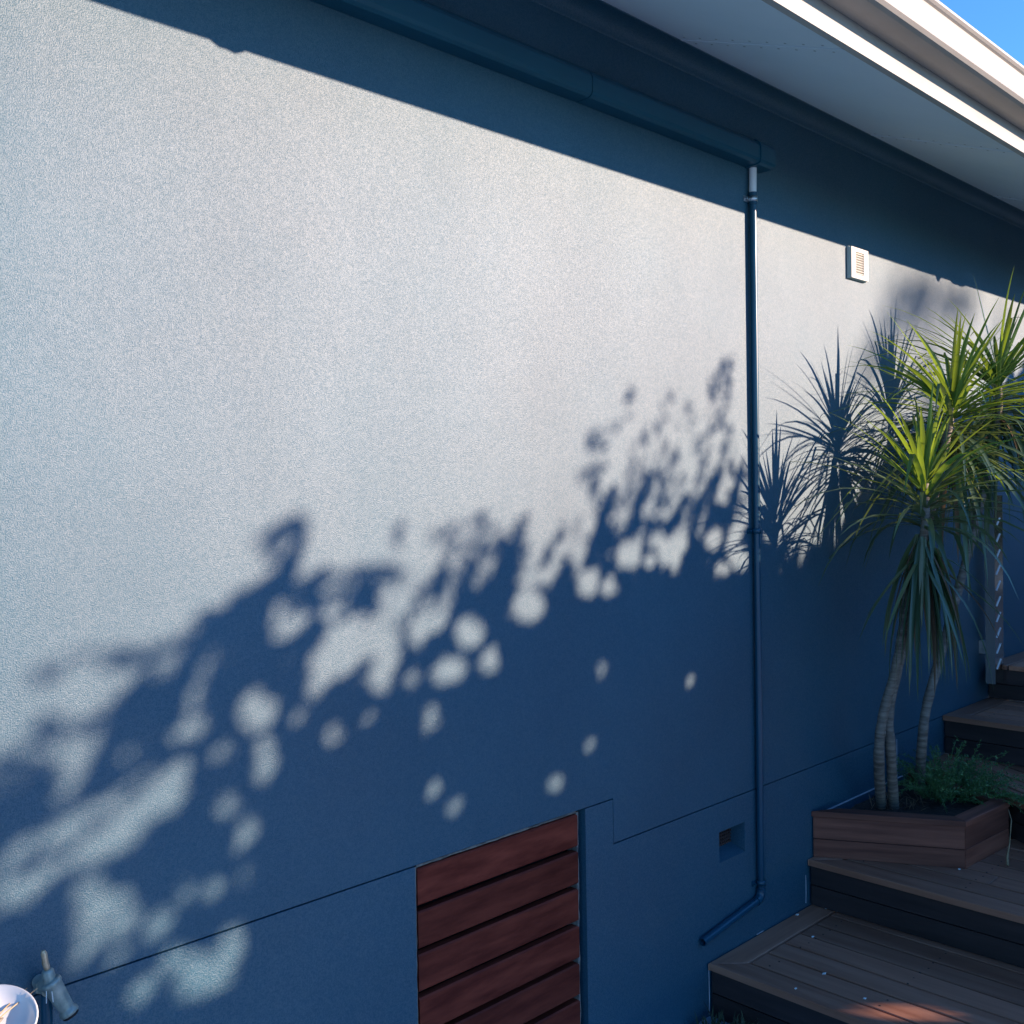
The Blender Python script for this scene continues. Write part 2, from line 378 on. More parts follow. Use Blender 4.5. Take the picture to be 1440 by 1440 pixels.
def f(m):
    k = FK + .0015; gz = 1.197
    prof = [(-k, gz+.002), (-k-.03, gz), (-k-.078, gz-.001), (-k-.090, gz+.002), (-k-.098, gz+.010), (-k-.101, gz+.022), (-k-.1005, gz+.045), (-k-.099, gz+.075), (-k-.093, gz+.078), (-k-.091, gz+.090), (-k-.098, gz+.093), (-k-.104, gz+.099), (-k-.104, gz+.106), (-k-.098, gz+.111), (-k-.090, gz+.110),
            (-k-.089, gz+.106), (-k-.089, gz+.09), (-k-.096, gz+.07), (-k-.097, gz+.025), (-k-.088, gz+.006), (-k-.003, gz+.006), (-k-.003, gz+.10), (-k, gz+.10)]
    m.extrude_x(prof, XL, XR)
part('gutter', 'cream', house, f)
part('roof', 'roof', house, lambda m: m.extrude_x([(-(FK+.05), FZ+.20), (-(FK+.05), FZ+.205), (3.0, FZ+.205+3.68*sl_), (3.0, FZ+.2+3.68*sl_)], XL, XR))
# little lumps (wasp mud) hanging from the fascia edge: they notch the shadow on the wall
def lump(x, wd, h, seed):
    def g(m):
        r_ = random.Random(seed); n = 8; top = []; bot = []
        for i in range(n+1):
            t = i/n; xx = x + wd*(t-.5)
            d = h * max(0, math.sin(math.pi*t)) ** .6 * r_.uniform(.6, 1.1)
            top.append((xx, FZ)); bot.append((xx, FZ - d))
        vs = []
        for p, q in zip(top, bot): vs += [(p[0], -FK+.002, p[1]), (q[0], -FK+.002, q[1]-.0004), (p[0], -FK+.016, p[1]), (q[0], -FK+.014, q[1]-.0004)]
        fs = []
        for i in range(n):
            k = 4*i; fs += [(k,k+1,k+5,k+4), (k+1,k+3,k+7,k+5), (k+3,k+2,k+6,k+7)]
        m.add(vs, fs)
    return g
for px, py, wd, h, sd in ((318, 75, .075, .014, 4), (1319, 396, .05, .020, 5), (1347, 404, .17, .014, 6)):
    p = atY(px, py, 0); part('mud_nest', 'raw', house, lump(p.x + SX*FK, wd, h, sd))

# ================================================================ things fixed to the wall
duct = empty('duct_cover', (1.0, -.03, 1.1), 'navy painted plastic duct cover running along the wall under the eave', 'duct')
def dprof(e=0.):
    z0, z1, y1 = 1.082-e, 1.160+e, -.060-e
    return [(-.0005, z0), (y1+.014, z0), (y1+.004, z0+.005), (y1, z0+.014), (y1, z1-.024), (y1+.006, z1-.012), (y1+.020, z1), (-.0005, z1)]
xj, xe = 2.135, 3.065
part('duct_run', 'navy_smooth', duct, lambda m: m.extrude_x(dprof(), XL, xj-.002))
part('duct_run', 'navy_smooth', duct, lambda m: m.extrude_x(dprof(), xj+.002, xe-.09))
part('joiner', 'navy_smooth', duct, lambda m: m.extrude_x(dprof(-.0025), xj-.0019, xj+.0019))
part('end_cap', 'navy_smooth', duct, lambda m: m.extrude_x(dprof(.0035), xe-.0898, xe))

PY = -.0158
PXX = atY(1061.5, 520, PY).x
drain = empty('drain_pipe', (PXX, PY, GZ), 'thin navy drain pipe running down the wall from the duct cover', 'drain pipe')
part('spigot', 'pvc', drain, lambda m: m.tube([(PXX+.003, PY, 1.09), (PXX, PY, .985)], .0125, 16))
part('pipe', 'pipe', drain, lambda m: m.tube([(PXX, PY, .994), (PXX, PY, .3), (PXX+.001, PY, -.4), (PXX, PY, -1.345)], .0120, 20))
part('coupling', 'pipe', drain, lambda m: m.tube([(PXX, PY, .997), (PXX, PY, .958)], .0146, 20))
for z in (.975, -.135, -1.325):
    def f(m):
        m.lathe((PXX, PY, z-.009), (0,0,1), [(0, .0148), (0, .0160), (.018, .0160), (.018, .0148)], 20)
        m.box(PXX-.034, PXX+.026, PY+.0120, -.0005, z-.009, z+.009)
        m.tube([(PXX-.026, PY+.004, z), (PXX-.026, PY+.016, z)], .0042, 8)
    part('pipe_clip', 'galv' if z > 0 else 'pipe', drain, f)
e0 = Vector((PXX, PY, -1.345)); pe = atY(988, 1325, PY)
part('elbow', 'pipe', drain, lambda m: m.tube([e0, e0+Vector((0,0,-.012)), e0+Vector((-.004,0,-.024)), e0+Vector((-.014,0,-.033)), e0+Vector((-.03,0,-.036))], .0158, 18))
def f(m):
    a = e0 + Vector((-.025, 0, -.0355)); m.tube([a, pe], .0128, 18, caps=False)
    m.tube([pe, a], .0106, 18, caps=False)
    m.lathe(pe, (a-pe), [(0, .0106), (0, .0128)], 18)
part('outlet_pipe', 'pipe', drain, f)
part('bore_disc', 'rubber', drain, lambda m: m.lathe(pe + (e0-pe).normalized()*.03, (1,0,0), [(0,.0001),(0,.0108)], 12))  # black disc closing the bore just inside the outlet

vent = empty('wall_vent', (3.765, 0, .815), 'small cream louvred plastic vent high on the sunlit wall', 'vent')
VX0, VX1, VZ0, VZ1 = 3.672, 3.812, .806, .928
def f(m):
    y = -.019; b = .005; w_ = .030
    m.box(VX0, VX1, -.0095, -.0005, VZ0, VZ1)
    for (a, b_, c, d) in ((VX0+.002, VX0+.036, VZ0+.002, VZ1-.002), (VX1-.036, VX1-.002, VZ0+.002, VZ1-.002), (VX0+.0361, VX1-.0361, VZ0+.002, VZ0+.018), (VX0+.0361, VX1-.0361, VZ1-.018, VZ1-.002)):
        m.box(a, b_, y, -.0096, c, d)
part('frame', 'vent', vent, f)
for i in range(9):
    z = VZ0 + .021 + i * .0094
    def f(m): m.extrude_x([(-.0178, z), (-.0178, z+.0030), (-.0102, z+.0085), (-.0102, z+.0055)], VX0+.0362, VX1-.0362)
    part('louvre', 'vent', vent, f)

# polished steel strip fixed to the wall beyond the plants
px0, px1, py0, py1, pz0, pz1 = 4.885, 4.985, -.042, -.086, -.912, -.040
panel = empty('steel_post', (4.93, -.06, pz0), 'tall narrow polished steel box with slanted white slots, fixed to the wall', 'steel post')
part('body', 'steel', panel, lambda m: m.box(px0, px1, py1, py0, pz0, pz1))
part('bracket', 'galv', panel, lambda m: m.box(px0+.03, px1-.03, py0+.0002, -.0005, -.2, -.14))
part('bracket', 'galv', panel, lambda m: m.box(px0+.03, px1-.03, py0+.0002, -.0005, -.78, -.72))
for i in range(10):
    z = -.185 - i*.073
    def f(m):
        y0, y1 = py1-.0025, py1-.0002; x0, x1 = px0+.012, px1-.03; dz = .042; t = .009
        pts = [(x0, z), (x0+.01, z-t*.4), (x1, z+dz-t*.4), (x1-.01, z+dz)]
        m.add([(x, y0, q) for x, q in pts] + [(x, y1, q) for x, q in pts], [(0,1,2,3), (4,5,1,0), (5,6,2,1), (6,7,3,2), (7,4,0,3)])
    part('slot', 'slot', panel, f)

# garden tap
TX, TY = .655, -.050
tap = empty('garden_tap', (TX, TY, GZ), 'weathered brass garden tap on a navy standpipe', 'tap')
part('standpipe', 'pipe', tap, lambda m: m.tube([(TX+.003, -.034, GZ), (TX+.003, -.034, -.885), (TX+.003, -.036, -.868)], .0095, 16))
ax = Vector((.40, -.22, -.90)).normalized()
tb = Vector((TX+.004, TY-.004, -.842))
part('tee', 'brass', tap, lambda m: (m.tube([(TX+.002, -.003, -.855), (TX+.002, -.05, -.855)], .0125, 18), m.lathe((TX+.002, -.018, -.855), (0,-1,0), [(0,.0126),(0,.017),(.012,.017),(.012,.0126)], 6, False)))
part('body', 'brass', tap, lambda m: m.lathe(tb, ax, [(-.004,.0005),(-.004,.0175),(0,.0185),(.004,.0185),(.006,.0165),(.03,.0150),(.052,.0132),(.056,.0135),(.060,.0165),(.064,.0170),(.066,.0150),(.066,.011),(.052,.010)], 22))
part('nozzle_seal', 'rubber', tap, lambda m: m.lathe(tb+ax*.0662, ax, [(0,.0145),(.004,.0140),(.004,.0095),(-.01,.0095)], 20))
bn = Vector((-.18, -.02, .98)).normalized(); b0 = tb - ax*.003
part('bonnet', 'brass', tap, lambda m: m.lathe(b0, bn, [(-.004,.0115),(.004,.0112),(.020,.0100),(.022,.0085),(.0235,.006),(.0235,.0005)], 18))
h0 = b0 + bn*.022
part('handle', 'bronze', tap, lambda m: m.tube([h0, h0+bn*.006, h0+bn*.014+Vector((-.001,0,0)), h0+bn*.022, h0+bn*.031, h0+bn*.037], [.0045,.0055,.0058,.0050,.0055,.0028], 14))
for i, (a, b_) in enumerate((((-.012,-.012,-.006), (-.014,-.016,-.026)), ((-.005,-.018,-.008), (-.004,-.02,-.026)), ((.012,-.016,-.03), (.013,-.018,-.044)))):
    part('twine', 'petal', tap, lambda m: m.tube([tb+Vector(a), tb+Vector(b_)], .0009, 6))

# white dish on a timber post
dc = atY(-14, 1426, -.22); DR = .066
post = empty('timber_post', (dc.x, dc.y, GZ), 'square timber post beside the garden tap, under the white dish', 'post')
part('shaft', 'planter', post, lambda m: m.box(dc.x-.03, dc.x+.03, dc.y-.03, dc.y+.03, GZ, dc.z-.036, .004))
DN = Vector((-.10, -.42, .9)).normalized()
dish = MB(); dish.lathe((dc.x, dc.y, dc.z-.034), DN, [(0,.0005),(0,.034),(.004,.036),(.012,.050),(.026,.064),(.033,DR),(.0345,DR-.0005),(.0345,DR-.003),(.026,.059),(.014,.045),(.008,.030),(.007,.0005)], 40)
tag(dish.build('dish', 'china', origin=(dc.x, dc.y, dc.z-.034)), 'shallow round white dish holding dried stalks beside the tap', 'dish')
hb = MB()
for k in range(26):
    a = random.uniform(0, 6.28); r_ = random.uniform(.004, .022); c = Vector((dc.x-.012+r_*math.cos(a), dc.y+r_*math.sin(a), dc.z-.026+random.uniform(.002,.016)))
    d = Vector((random.uniform(-1,1), random.uniform(-1,1), random.uniform(-.1,.9))).normalized()
    hb.tube([c-d*.006, c, c+d*.008, c+d*.014], [.001,.0045,.0035,.0008], 7)
tag(hb.build('dried_seed_head', 'shell', origin=(dc.x-.012, dc.y, dc.z-.027)), 'small brown dried seed head lying in the white dish', 'seed head')
for k, (a, ln, lb) in enumerate(((.35, .088, 'long straw stalk poking over the rim of the white dish'), (.52, .082, 'shorter straw stalk crossing the rim of the white dish'), (1.1, .05, 'straw stalk lying inside the white dish'))):
    sm_ = MB(); c = Vector((dc.x-.004, dc.y-.008+.005*k, dc.z-.016)); d = Vector((math.cos(a), math.sin(a), .24 if k < 2 else .1)); 
    sm_.tube([c-d*.02, c+d*ln*.5+Vector((0,0,.002)), c+d*ln], [.0011,.0012,.0006], 6)
    tag(sm_.build('straw_stalk', 'straw', origin=tuple(c)), lb, 'stalk')

# ================================================================ timber steps
def board(parent, poly, z, t=.022, mat='deck', name='board', along=None, b=.002):
    if len(poly) < 3: return
    z += random.uniform(-.0006, .0006)
    m = MB(); m.prism(poly, z-t, z, b)
    d = Vector((along[0], along[1], 0)).normalized() if along else Vector((0, 1, 0))
    B = Matrix((Vector((d.y, -d.x, 0)), d, Vector((0,0,1)))).transposed()
    c = Vector(poly[0])
    return m.build(name, mat, parent, origin=(c.x, c.y, z), basis=B)
GAP = .010
WY = -.006                                   # boards stop just short of the wall
YF = -1.5                                    # far end of the steps
def deck_tier(name_label, x0, x1, z, bw=.092, zbelow=None, border=True, lab=''):
    t = empty('deck_step', ((x0+x1)/2, -.8, zbelow), name_label, 'deck step', 'timber steps along the wall')
    bx = .088
    # border along the wall, mitred with the nosing board at the front corner
    board(t, [(x0, WY), (x1, WY), (x1, WY-bx), (x0+bx, WY-bx)], z, along=(1, 0))
    board(t, [(x0+.001, WY-.003), (x0+bx, WY-bx-GAP*.7), (x0+bx, YF), (x0, YF)], z)
    x = x0 + bx + GAP
    while x < x1 - .02:
        w_ = bw + random.uniform(-.001, .001)
        xe_ = min(x + w_, x1 - .001)
        if xe_ - x > .03:
            cut = YF + 0
            js = [WY-bx-GAP, cut]
            if random.random() < .55: js.insert(1, random.uniform(-1.2, -.5))
            for a, b_ in zip(js[:-1], js[1:]):
                board(t, [(x, a - (.001 if a != js[0] else 0)), (xe_, a - (.001 if a != js[0] else 0)), (xe_, b_+.001), (x, b_+.001)], z)
        x = xe_ + GAP
    def scr(m):
        for xx in np.arange(x0+bx+GAP+.02, x1-.02, .0465):
            for yy in (-.16, -.52, -.90, -1.28): m.lathe((xx, yy+random.uniform(-.004,.004), z-.0008), (0,0,1), [(0,.0036),(.0012,.0032),(.0013,.0002)], 7)
    sw = part('screws', 'dark', t, scr); sw['kind'] = 'stuff'
    # riser of two boards set back under the nosing
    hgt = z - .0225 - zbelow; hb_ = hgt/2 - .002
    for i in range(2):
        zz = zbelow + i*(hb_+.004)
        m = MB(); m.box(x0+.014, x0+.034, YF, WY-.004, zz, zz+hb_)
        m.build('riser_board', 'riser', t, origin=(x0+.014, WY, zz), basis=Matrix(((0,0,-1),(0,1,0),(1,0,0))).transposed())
    # frame so nothing shows through the gaps
    part('joist_frame', 'dark', t, lambda m: m.box(x0+.04, x1, YF, WY-.004, zbelow, z-.034))
    return t
Z1, Z2, Z3, Z4, Z5 = -1.505, -1.335, -1.176, -1.002, -.836
X1, X2, X4, X5 = 2.70, 3.325, 4.492, 4.995
d1 = deck_tier('lowest dark timber deck step with a mitred border board, down by the bare ground', X1, X2+.03, Z1, zbelow=GZ)
d2 = deck_tier('dark timber deck step carrying the planter box', X2, X4+.03, Z2, zbelow=Z1+.0035)
# third tier has a slanted front edge
t3 = empty('deck_step', (4.4, -.6, Z2), 'dark timber deck step with a slanted front edge behind the planter box', 'deck step', 'timber steps along the wall')
e1, e2 = Vector((4.30, 0)), Vector((3.985, -.52)); ed = (e2-e1).normalized(); en = Vector((-ed.y, ed.x));  en = en if en.x > 0 else -en
s_ = 0.0; Y3 = -.76
while s_ < 1.9:
    a = e1 + en*s_ - ed*1.2; b_ = a + ed*4.6; w2 = .09
    poly = [tuple(a), tuple(b_), tuple(b_+en*w2), tuple(a+en*w2)]
    poly = clip(poly, 0, 1, WY); poly = clip(poly, 1, 0, X4+.03) if poly else poly; poly = clip(poly, 0, -1, -Y3) if poly else poly
    if poly and len(poly) > 2: board(t3, poly, Z3, along=tuple(ed))
    s_ += w2 + GAP
for i in range(2):
    a = e1 + en*.014 - ed*.2; b_ = a + ed*4.2; poly = clip([tuple(a), tuple(b_), tuple(b_+en*.02), tuple(a+en*.02)], 0, 1, WY-.002); poly = clip(poly, 0, -1, -Y3)
    z0 = Z2+.0035 + i*.067
    m = MB(); m.prism(poly, z0, z0+.064); m.build('riser_board', 'riser', t3, origin=(poly[0][0], poly[0][1], z0))
poly = clip(clip(clip([tuple(e1+en*.04-ed*.6), tuple(e1+en*.04+ed*5), tuple(e1+en*3+ed*5), tuple(e1+en*3-ed*.6)], 0, 1, WY-.004), 1, 0, X4+.03), 0, -1, -(Y3+.01))
m = MB(); m.prism(poly, Z2+.0035, Z3-.024); m.build('joist_frame', 'dark', t3)
d4 = deck_tier('dark timber deck step above the slanted one', X4, X5+.03, Z4, zbelow=Z3+.0035)
# top landing, boards run along the wall
t5 = empty('deck_landing', (6.5, -.8, Z4), 'greyish timber landing at the head of the steps', 'deck')
y = WY
while y > YF:
    board(t5, [(X5, y), (XR-.5, y), (XR-.5, max(y-.09, YF)), (X5, max(y-.09, YF))], Z5, along=(1, 0)); y -= .09 + GAP
for i in range(2):
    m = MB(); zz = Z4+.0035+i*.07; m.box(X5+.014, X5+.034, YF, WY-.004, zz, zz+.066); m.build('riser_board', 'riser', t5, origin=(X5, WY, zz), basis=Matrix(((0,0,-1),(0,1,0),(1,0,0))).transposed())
part('joist_frame', 'dark', t5, lambda m: m.box(X5+.04, XR-.5, YF, WY-.004, Z4+.0035, Z5-.024))
# pale caulk slivers where the steps meet the wall
for (px, py, ln, z) in ((998, 1400, .07, -1.60), (1134, 1268, .05, -1.44)):
    p = atY(px, py, -.004); part('caulk_line', 'caulk', house, lambda m: m.tube([(p.x-.004, -.004, z-ln), (p.x-.002, -.004, z-ln*.3), (p.x-.003, -.004, z+ln)], .0016, 5))
p = atZ(1066, 1311, Z1); q = atZ(1132, 1270, Z1)
part('caulk_line', 'caulk', house, lambda m: m.tube([(p.x-.02, -.003, Z1+.001), (p.x+.02, -.003, Z1+.001)], .0018, 5))

# fallen petals
for i, (px, py) in enumerate(((1143, 1318), (1159, 1370), (1216, 1405), (1162, 1278), (1119, 1391), (1121, 1287), (1349, 1223))):
    p = atZ(px, py, Z1 if py > 1260 else Z2); zz = (Z1 if py > 1260 else Z2) + .0012
    m = MB(); s1 = random.uniform(.004, .0075); a = random.uniform(0, 3)
    pts = [Vector((math.cos(a+k*math.pi/3)*s1*(1 if k % 3 else 1.5), math.sin(a+k*math.pi/3)*s1*.7, .0008+.0016*(k % 2))) + Vector((p.x, p.y, zz)) for k in range(6)]
    m.add(pts + [q_ - Vector((0,0,.0008)) for q_ in pts], [tuple(range(6)), tuple(range(11,5,-1))] + [(i_+6, (i_+1)%6+6, (i_+1)%6, i_) for i_ in range(6)])
    tag(m.build('fallen_petal', 'petal', origin=(p.x, p.y, zz)), 'tiny pale petal lying on the dark deck boards', 'petal', 'fallen petals on the steps')

# ================================================================ planter box
PT, PB = -1.168, Z2 + .001
A, B_, C_, E_ = (3.362, WY), (3.612, -.452), (3.955, -.475), (4.16, WY)      # plan of the planter
planter = empty('planter_box', (3.7, -.25, PB), 'low angular dark timber planter box standing on the steps against the wall', 'planter')
def wallrun(p, q, tk=.022):
    p, q = Vector(p), Vector(q); d = (q-p).normalized(); n = Vector((-d.y, d.x));  
    c = Vector((3.75, -.2));  n = n if n.dot(c-p) > 0 else -n
    return p, q, d, n, tk
for p, q in ((A, B_), (B_, C_), (C_, E_)):
    p, q, d, n, tk = wallrun(p, q)
    hh = (PT - .020 - PB)
    rows = [(PB, PB + hh*.44), (PB + hh*.44 + .003, PB + hh)]
    for z0, z1 in rows:
        poly = [tuple(p + d*.0015), tuple(q - d*.0015), tuple(q - d*.0015 + n*tk), tuple(p + d*.0015 + n*tk)]
        poly = clip(poly, 0, 1, WY+.001)
        m = MB(); m.prism(poly, z0, z1, .0015)
        Bs = Matrix((Vector((0,0,1)), Vector((d.x,d.y,0)), Vector((0,0,1)).cross(Vector((d.x,d.y,0))))).transposed()
        m.build('side_board', 'planter', planter, origin=(p.x, p.y, z0), basis=Bs)
def inset(poly, k):
    out = []; n = len(poly)
    for i in range(n):
        p, q, r_ = Vector(poly[i-1]), Vector(poly[i]), Vector(poly[(i+1)%n])
        d1_ = (q-p).normalized(); d2_ = (r_-q).normalized(); n1 = Vector((-d1_.y, d1_.x)); n2 = Vector((-d2_.y, d2_.x))
        out.append(q + (n1+n2)*(k/max(1+n1.dot(n2), .25)))
    return out
PL = [A, B_, C_, E_]
outer = inset(PL, -.004); inner = inset(PL, .055)
for i in range(3):
    poly = [tuple(outer[i]), tuple(outer[i+1]), tuple(inner[i+1]), tuple(inner[i])]
    poly = clip(poly, 0, 1, WY+.002)
    dd = Vector(PL[i+1]) - Vector(PL[i])
    g_ = dd.normalized()*.0008
    board(planter, poly, PT - .0012*i*0, t=.0195, mat='planter', name='cap_board', along=tuple(dd), b=.002)
sp = [tuple(v) for v in inset(PL, .0225)]
def f(m):
    # lumpy soil
    nx = 16; us = np.linspace(0, 1, nx); a, b_, c, d = [Vector(v) for v in sp]; vs = []
    for i in us:
        for j in us:
            p = a.lerp(b_, i).lerp(d.lerp(c, i), j); vs.append((p.x, min(p.y, WY), PT-.040 + random.uniform(-.006,.008)))
    m.add(vs, [(i*nx+j, (i+1)*nx+j, (i+1)*nx+j+1, i*nx+j+1) for i in range(nx-1) for j in range(nx-1)], True)
part('soil', 'soil', planter, f)

# ================================================================ dragon trees
def blade(m, base, d, ln, wd, droop, rnd, fold=.28, kink=None, seg=7):
    # a strap leaf: starts along d, bends down by gravity, tapers to a point, folded along the midrib
    p = Vector(base); d = Vector(d).normalized(); side = d.cross(Vector((0,0,1)))
    if side.length < .05: side = Vector((1,0,0))
    side.normalize(); side = (side + Vector((rnd.uniform(-.3,.3), rnd.uniform(-.3,.3), rnd.uniform(-.3,.3)))).normalized()
    vs = []; step = ln/seg
    for i in range(seg+1):
        t = i/seg; wv = wd * (0.55 + .45*min(1, t*5)) * (1 - t**2.6) + .0006
        s2 = (side - d*side.dot(d)).normalized(); nrm = s2.cross(d)
        vs += [p - s2*wv*.5 + nrm*wv*fold*.5, p, p + s2*wv*.5 + nrm*wv*fold*.5]
        p = p + d*step
        g = droop * step * (0.6 + 1.2*t)
        if kink and abs(t-kink) < .08: g += .9
        d = (d + Vector((0,0,-1))*g + Vector((rnd.uniform(-1,1), rnd.uniform(-1,1), rnd.uniform(-1,1)))*.025).normalized()
    fs = []
    for i in range(seg):
        k = 3*i; fs += [(k, k+1, k+4, k+3), (k+1, k+2, k+5, k+4)]
    m.add(vs, fs, True)
def crown(heart, n, ln, seed, tilt=(0,0,0), low=-.75, hi=.94, bias=None):
    r_ = random.Random(seed); m = MB(); m2 = MB(); h = Vector(heart)
    for i in range(n):
        a = i*2.39996 + r_.uniform(-1.1, 1.1); t = (i+.5)/n
        el = math.asin(max(-1, min(1, hi + (low-hi)*t**.85 + r_.uniform(-.16,.16))))
        d = Vector((math.cos(a)*math.cos(el), math.sin(a)*math.cos(el), math.sin(el))) + Vector(tilt)
        if bias: d += Vector(bias)*t
        L = ln * (.72 + .5*min(1, t*2.2)) * r_.uniform(.6, 1.2)
        b = h + Vector((0,0,.06 - .20*t)) + d.normalized()*.012
        d.normalize()
        if b.y + d.y*L > -.03: d.y = min(d.y, (-.03 - b.y)/L); d.normalize()      # blades do not pass through the wall
        blade(m if t + r_.uniform(-.12,.12) < .5 else m2, b, d, L, r_.uniform(.014,.022), r_.uniform(.2,2.2) + 2.2*t*t, r_, kink=(r_.uniform(.3,.8) if r_.random() < .18 else None))
    return m, m2
def trunk(path, r0, r1):
    pts = [Vector(p) for p in path]; fine = []
    for i in range(len(pts)-1):
        p0, p1, p2, p3 = pts[max(i-1,0)], pts[i], pts[i+1], pts[min(i+2,len(pts)-1)]
        for k in range(7):
            t = k/7; fine.append(.5*((2*p1) + (-p0+p2)*t + (2*p0-5*p1+4*p2-p3)*t*t + (-p0+3*p1-3*p2+p3)*t**3))
    fine.append(pts[-1]); n = len(fine)
    rs = [r0 + (r1-r0)*i/(n-1) + random.uniform(-.0012,.0012) for i in range(n)]
    m = MB(); m.tube(fine, rs, 14); return m
def skirt(heart, n, seed, ln, spread, to=None):
    r_ = random.Random(seed); m = MB(); mb = MB(); h = Vector(heart)
    for i in range(n):
        a = r_.uniform(0, 6.283); s2 = spread * r_.uniform(.25, 1.0)
        d = Vector((math.cos(a)*s2, math.sin(a)*s2, r_.uniform(-1.1, -.1)))
        if to: d += Vector(to)*r_.uniform(0, 1)
        b = h + Vector((math.cos(a)*.018, math.sin(a)*.018, r_.uniform(-.10, .02)))
        L = ln*r_.uniform(.6, 1.1); d.normalize()
        if b.y + d.y*L > -.03: d.y = (-.03 - b.y)/L
        blade(mb if r_.random() < .12 else m, b, d, L, r_.uniform(.013,.021), r_.uniform(2.0, 7.0), r_, fold=.4, seg=8)
    return m, mb
def px_path(rows): return [atY(x, y, yy) for x, y, yy in rows]
H1 = Vector((3.43, -.40, -.005)); H2 = Vector((3.83, -.33, .275)); H3 = Vector((4.27, -.335, .385))
soilz = PT - .045
def base_at(px, py): return atZ(px, py, PT-.03)
trees = []
b1, b2, b3 = base_at(1239, 1134), base_at(1257, 1134), base_at(1293, 1112)
def low(p): return Vector((p.x, p.y, soilz-.02))
paths = [
  [low(b1), b1, atY(1236,1060,-.20), atY(1243,1000,-.23), atY(1262,930,-.28), atY(1280,820,-.35), H1+Vector((-.01,0,-.16)), H1+Vector((0,0,.02))],
  [low(b2), b2, atY(1252,1050,-.215), atY(1250,1000,-.215), atY(1266,925,-.235), atY(1291,800,-.27), atY(1316,690,-.31), H2+Vector((0,0,.02))],
  [low(b3), b3, atY(1297,1040,-.195), atY(1305,985,-.205), atY(1329,900,-.225), atY(1350,820,-.25), atY(1371,740,-.28), H3+Vector((-.02,0,-.15)), H3+Vector((0,0,.02))]]
labs = ['dragon tree with a hanging skirt of old leaves, lowest crown in the planter',
        'dragon tree with sunlit yellow green blades, its trunk behind the one with the skirt',
        'dragon tree on the bent trunk beside the fern, its crown reaching toward the steel box']
specs = [(H1, 100, .39, 11, (.14,-.02,.18), -.12), (H2, 160, .45, 12, (.10,-.02,.10), -.5), (H3, 185, .55, 13, (.12,-.05,.05), -.75)]
for i in range(3):
    t = empty('dragon_tree', (paths[i][0].x, paths[i][0].y, soilz), labs[i], 'dragon tree', 'dragon trees in the planter')
    trunk(paths[i], .0200 if i else .0195, .014).build('trunk', 'trunk', t)
    H, n, ln, sd, tl, lw = specs[i]
    cr = crown(H, n, ln, sd, tl, low=lw, bias=((.55,0,.05) if i == 2 else (.2,0,0)))
    cr[0].build('crown', 'blade', t); cr[1].build('lower_leaves', 'old_shade_blade', t)  # lower crown blades carry the blue-green of shade in their colour
    if i == 0: a_, c_ = skirt(H + Vector((-.02,0,-.17)), 84, 21, .46, .38, (.22,0,0))
    elif i == 1: a_, c_ = skirt(H + Vector((0,0,-.10)), 26, 22, .40, .9)
    else: a_, c_ = skirt(H + Vector((0,0,-.12)), 30, 23, .40, 1.3, (.5,0,.2))
    a_.build('hanging_leaves', 'old_shade_blade', t); c_.build('dead_leaves', 'brownblade', t)

# ================================================================ fern in the planter
fc = atZ(1335, 1118, PT-.03)
fern = empty('fern', (fc.x, fc.y, soilz), 'feathery green fern spilling over the planter corner', 'fern')
def f(m, n=190, seed=31):
    r_ = random.Random(seed)
    for i in range(n):
        a = r_.uniform(0, 6.283); rr = math.sqrt(r_.random())
        b = Vector((fc.x + .14*rr*math.cos(a) , fc.y + .09*rr*math.sin(a), PT-.03))
        d = Vector((math.cos(a)*.75*rr + r_.uniform(-.3,.3) + .1, math.sin(a)*.75*rr + r_.uniform(-.3,.3) - .12, r_.uniform(.5, 1.0))).normalized()
        L = r_.uniform(.10, .25); seg = 11; p = b.copy(); dr = r_.uniform(4, 13)
        trail = i < 12
        if trail:
            b = atZ(1398 + r_.uniform(-8,8), 1126, PT); b = Vector((b.x, b.y, PT+.012)); p = b.copy(); d = Vector((.25+r_.uniform(-.2,.2), -.6, .3)).normalized(); L = r_.uniform(.10,.17); dr = 16
        st = L/seg
        for k in range(seg):
            p2 = p + d*st
            s = d.cross(Vector((r_.uniform(-1,1), r_.uniform(-1,1), r_.uniform(-1,1)))).normalized()
            for _ in range(6):
                q = p.lerp(p2, r_.random()); e = (d*.5 + Vector((r_.uniform(-1,1), r_.uniform(-1,1), r_.uniform(-.6,1)))).normalized()
                l2 = r_.uniform(.008, .018); s2 = e.cross(Vector((r_.uniform(-1,1), r_.uniform(-1,1), r_.uniform(-1,1)))).normalized()*r_.uniform(.0012,.0024)
                m.add([q, q+e*l2*.5+s2, q+e*l2, q+e*l2*.5-s2], [(0,1,2,3)])
            s3 = s*.0009; m.add([p-s3, p+s3, p2+s3, p2-s3], [(0,1,2,3)])
            p = p2; d = (d + Vector((0,0,-1))*dr*st*.6).normalized()
ff = part('fronds', 'fern', fern, f); ff['kind'] = 'stuff'
# stray dry tufts at the trunk feet
def f(m):
    r_ = random.Random(8)
    for i in range(90):
        c = atZ(r_.uniform(1225, 1300), r_.uniform(1122, 1140), PT-.035)
        if c.y > WY: continue
        blade(m, c, (r_.uniform(-1,1), r_.uniform(-1,1), r_.uniform(.2,1.2)), r_.uniform(.02,.055), .004, 9, r_, seg=3)
mulch = part('leaf_litter', 'brownblade', planter, f); mulch['kind'] = 'stuff'
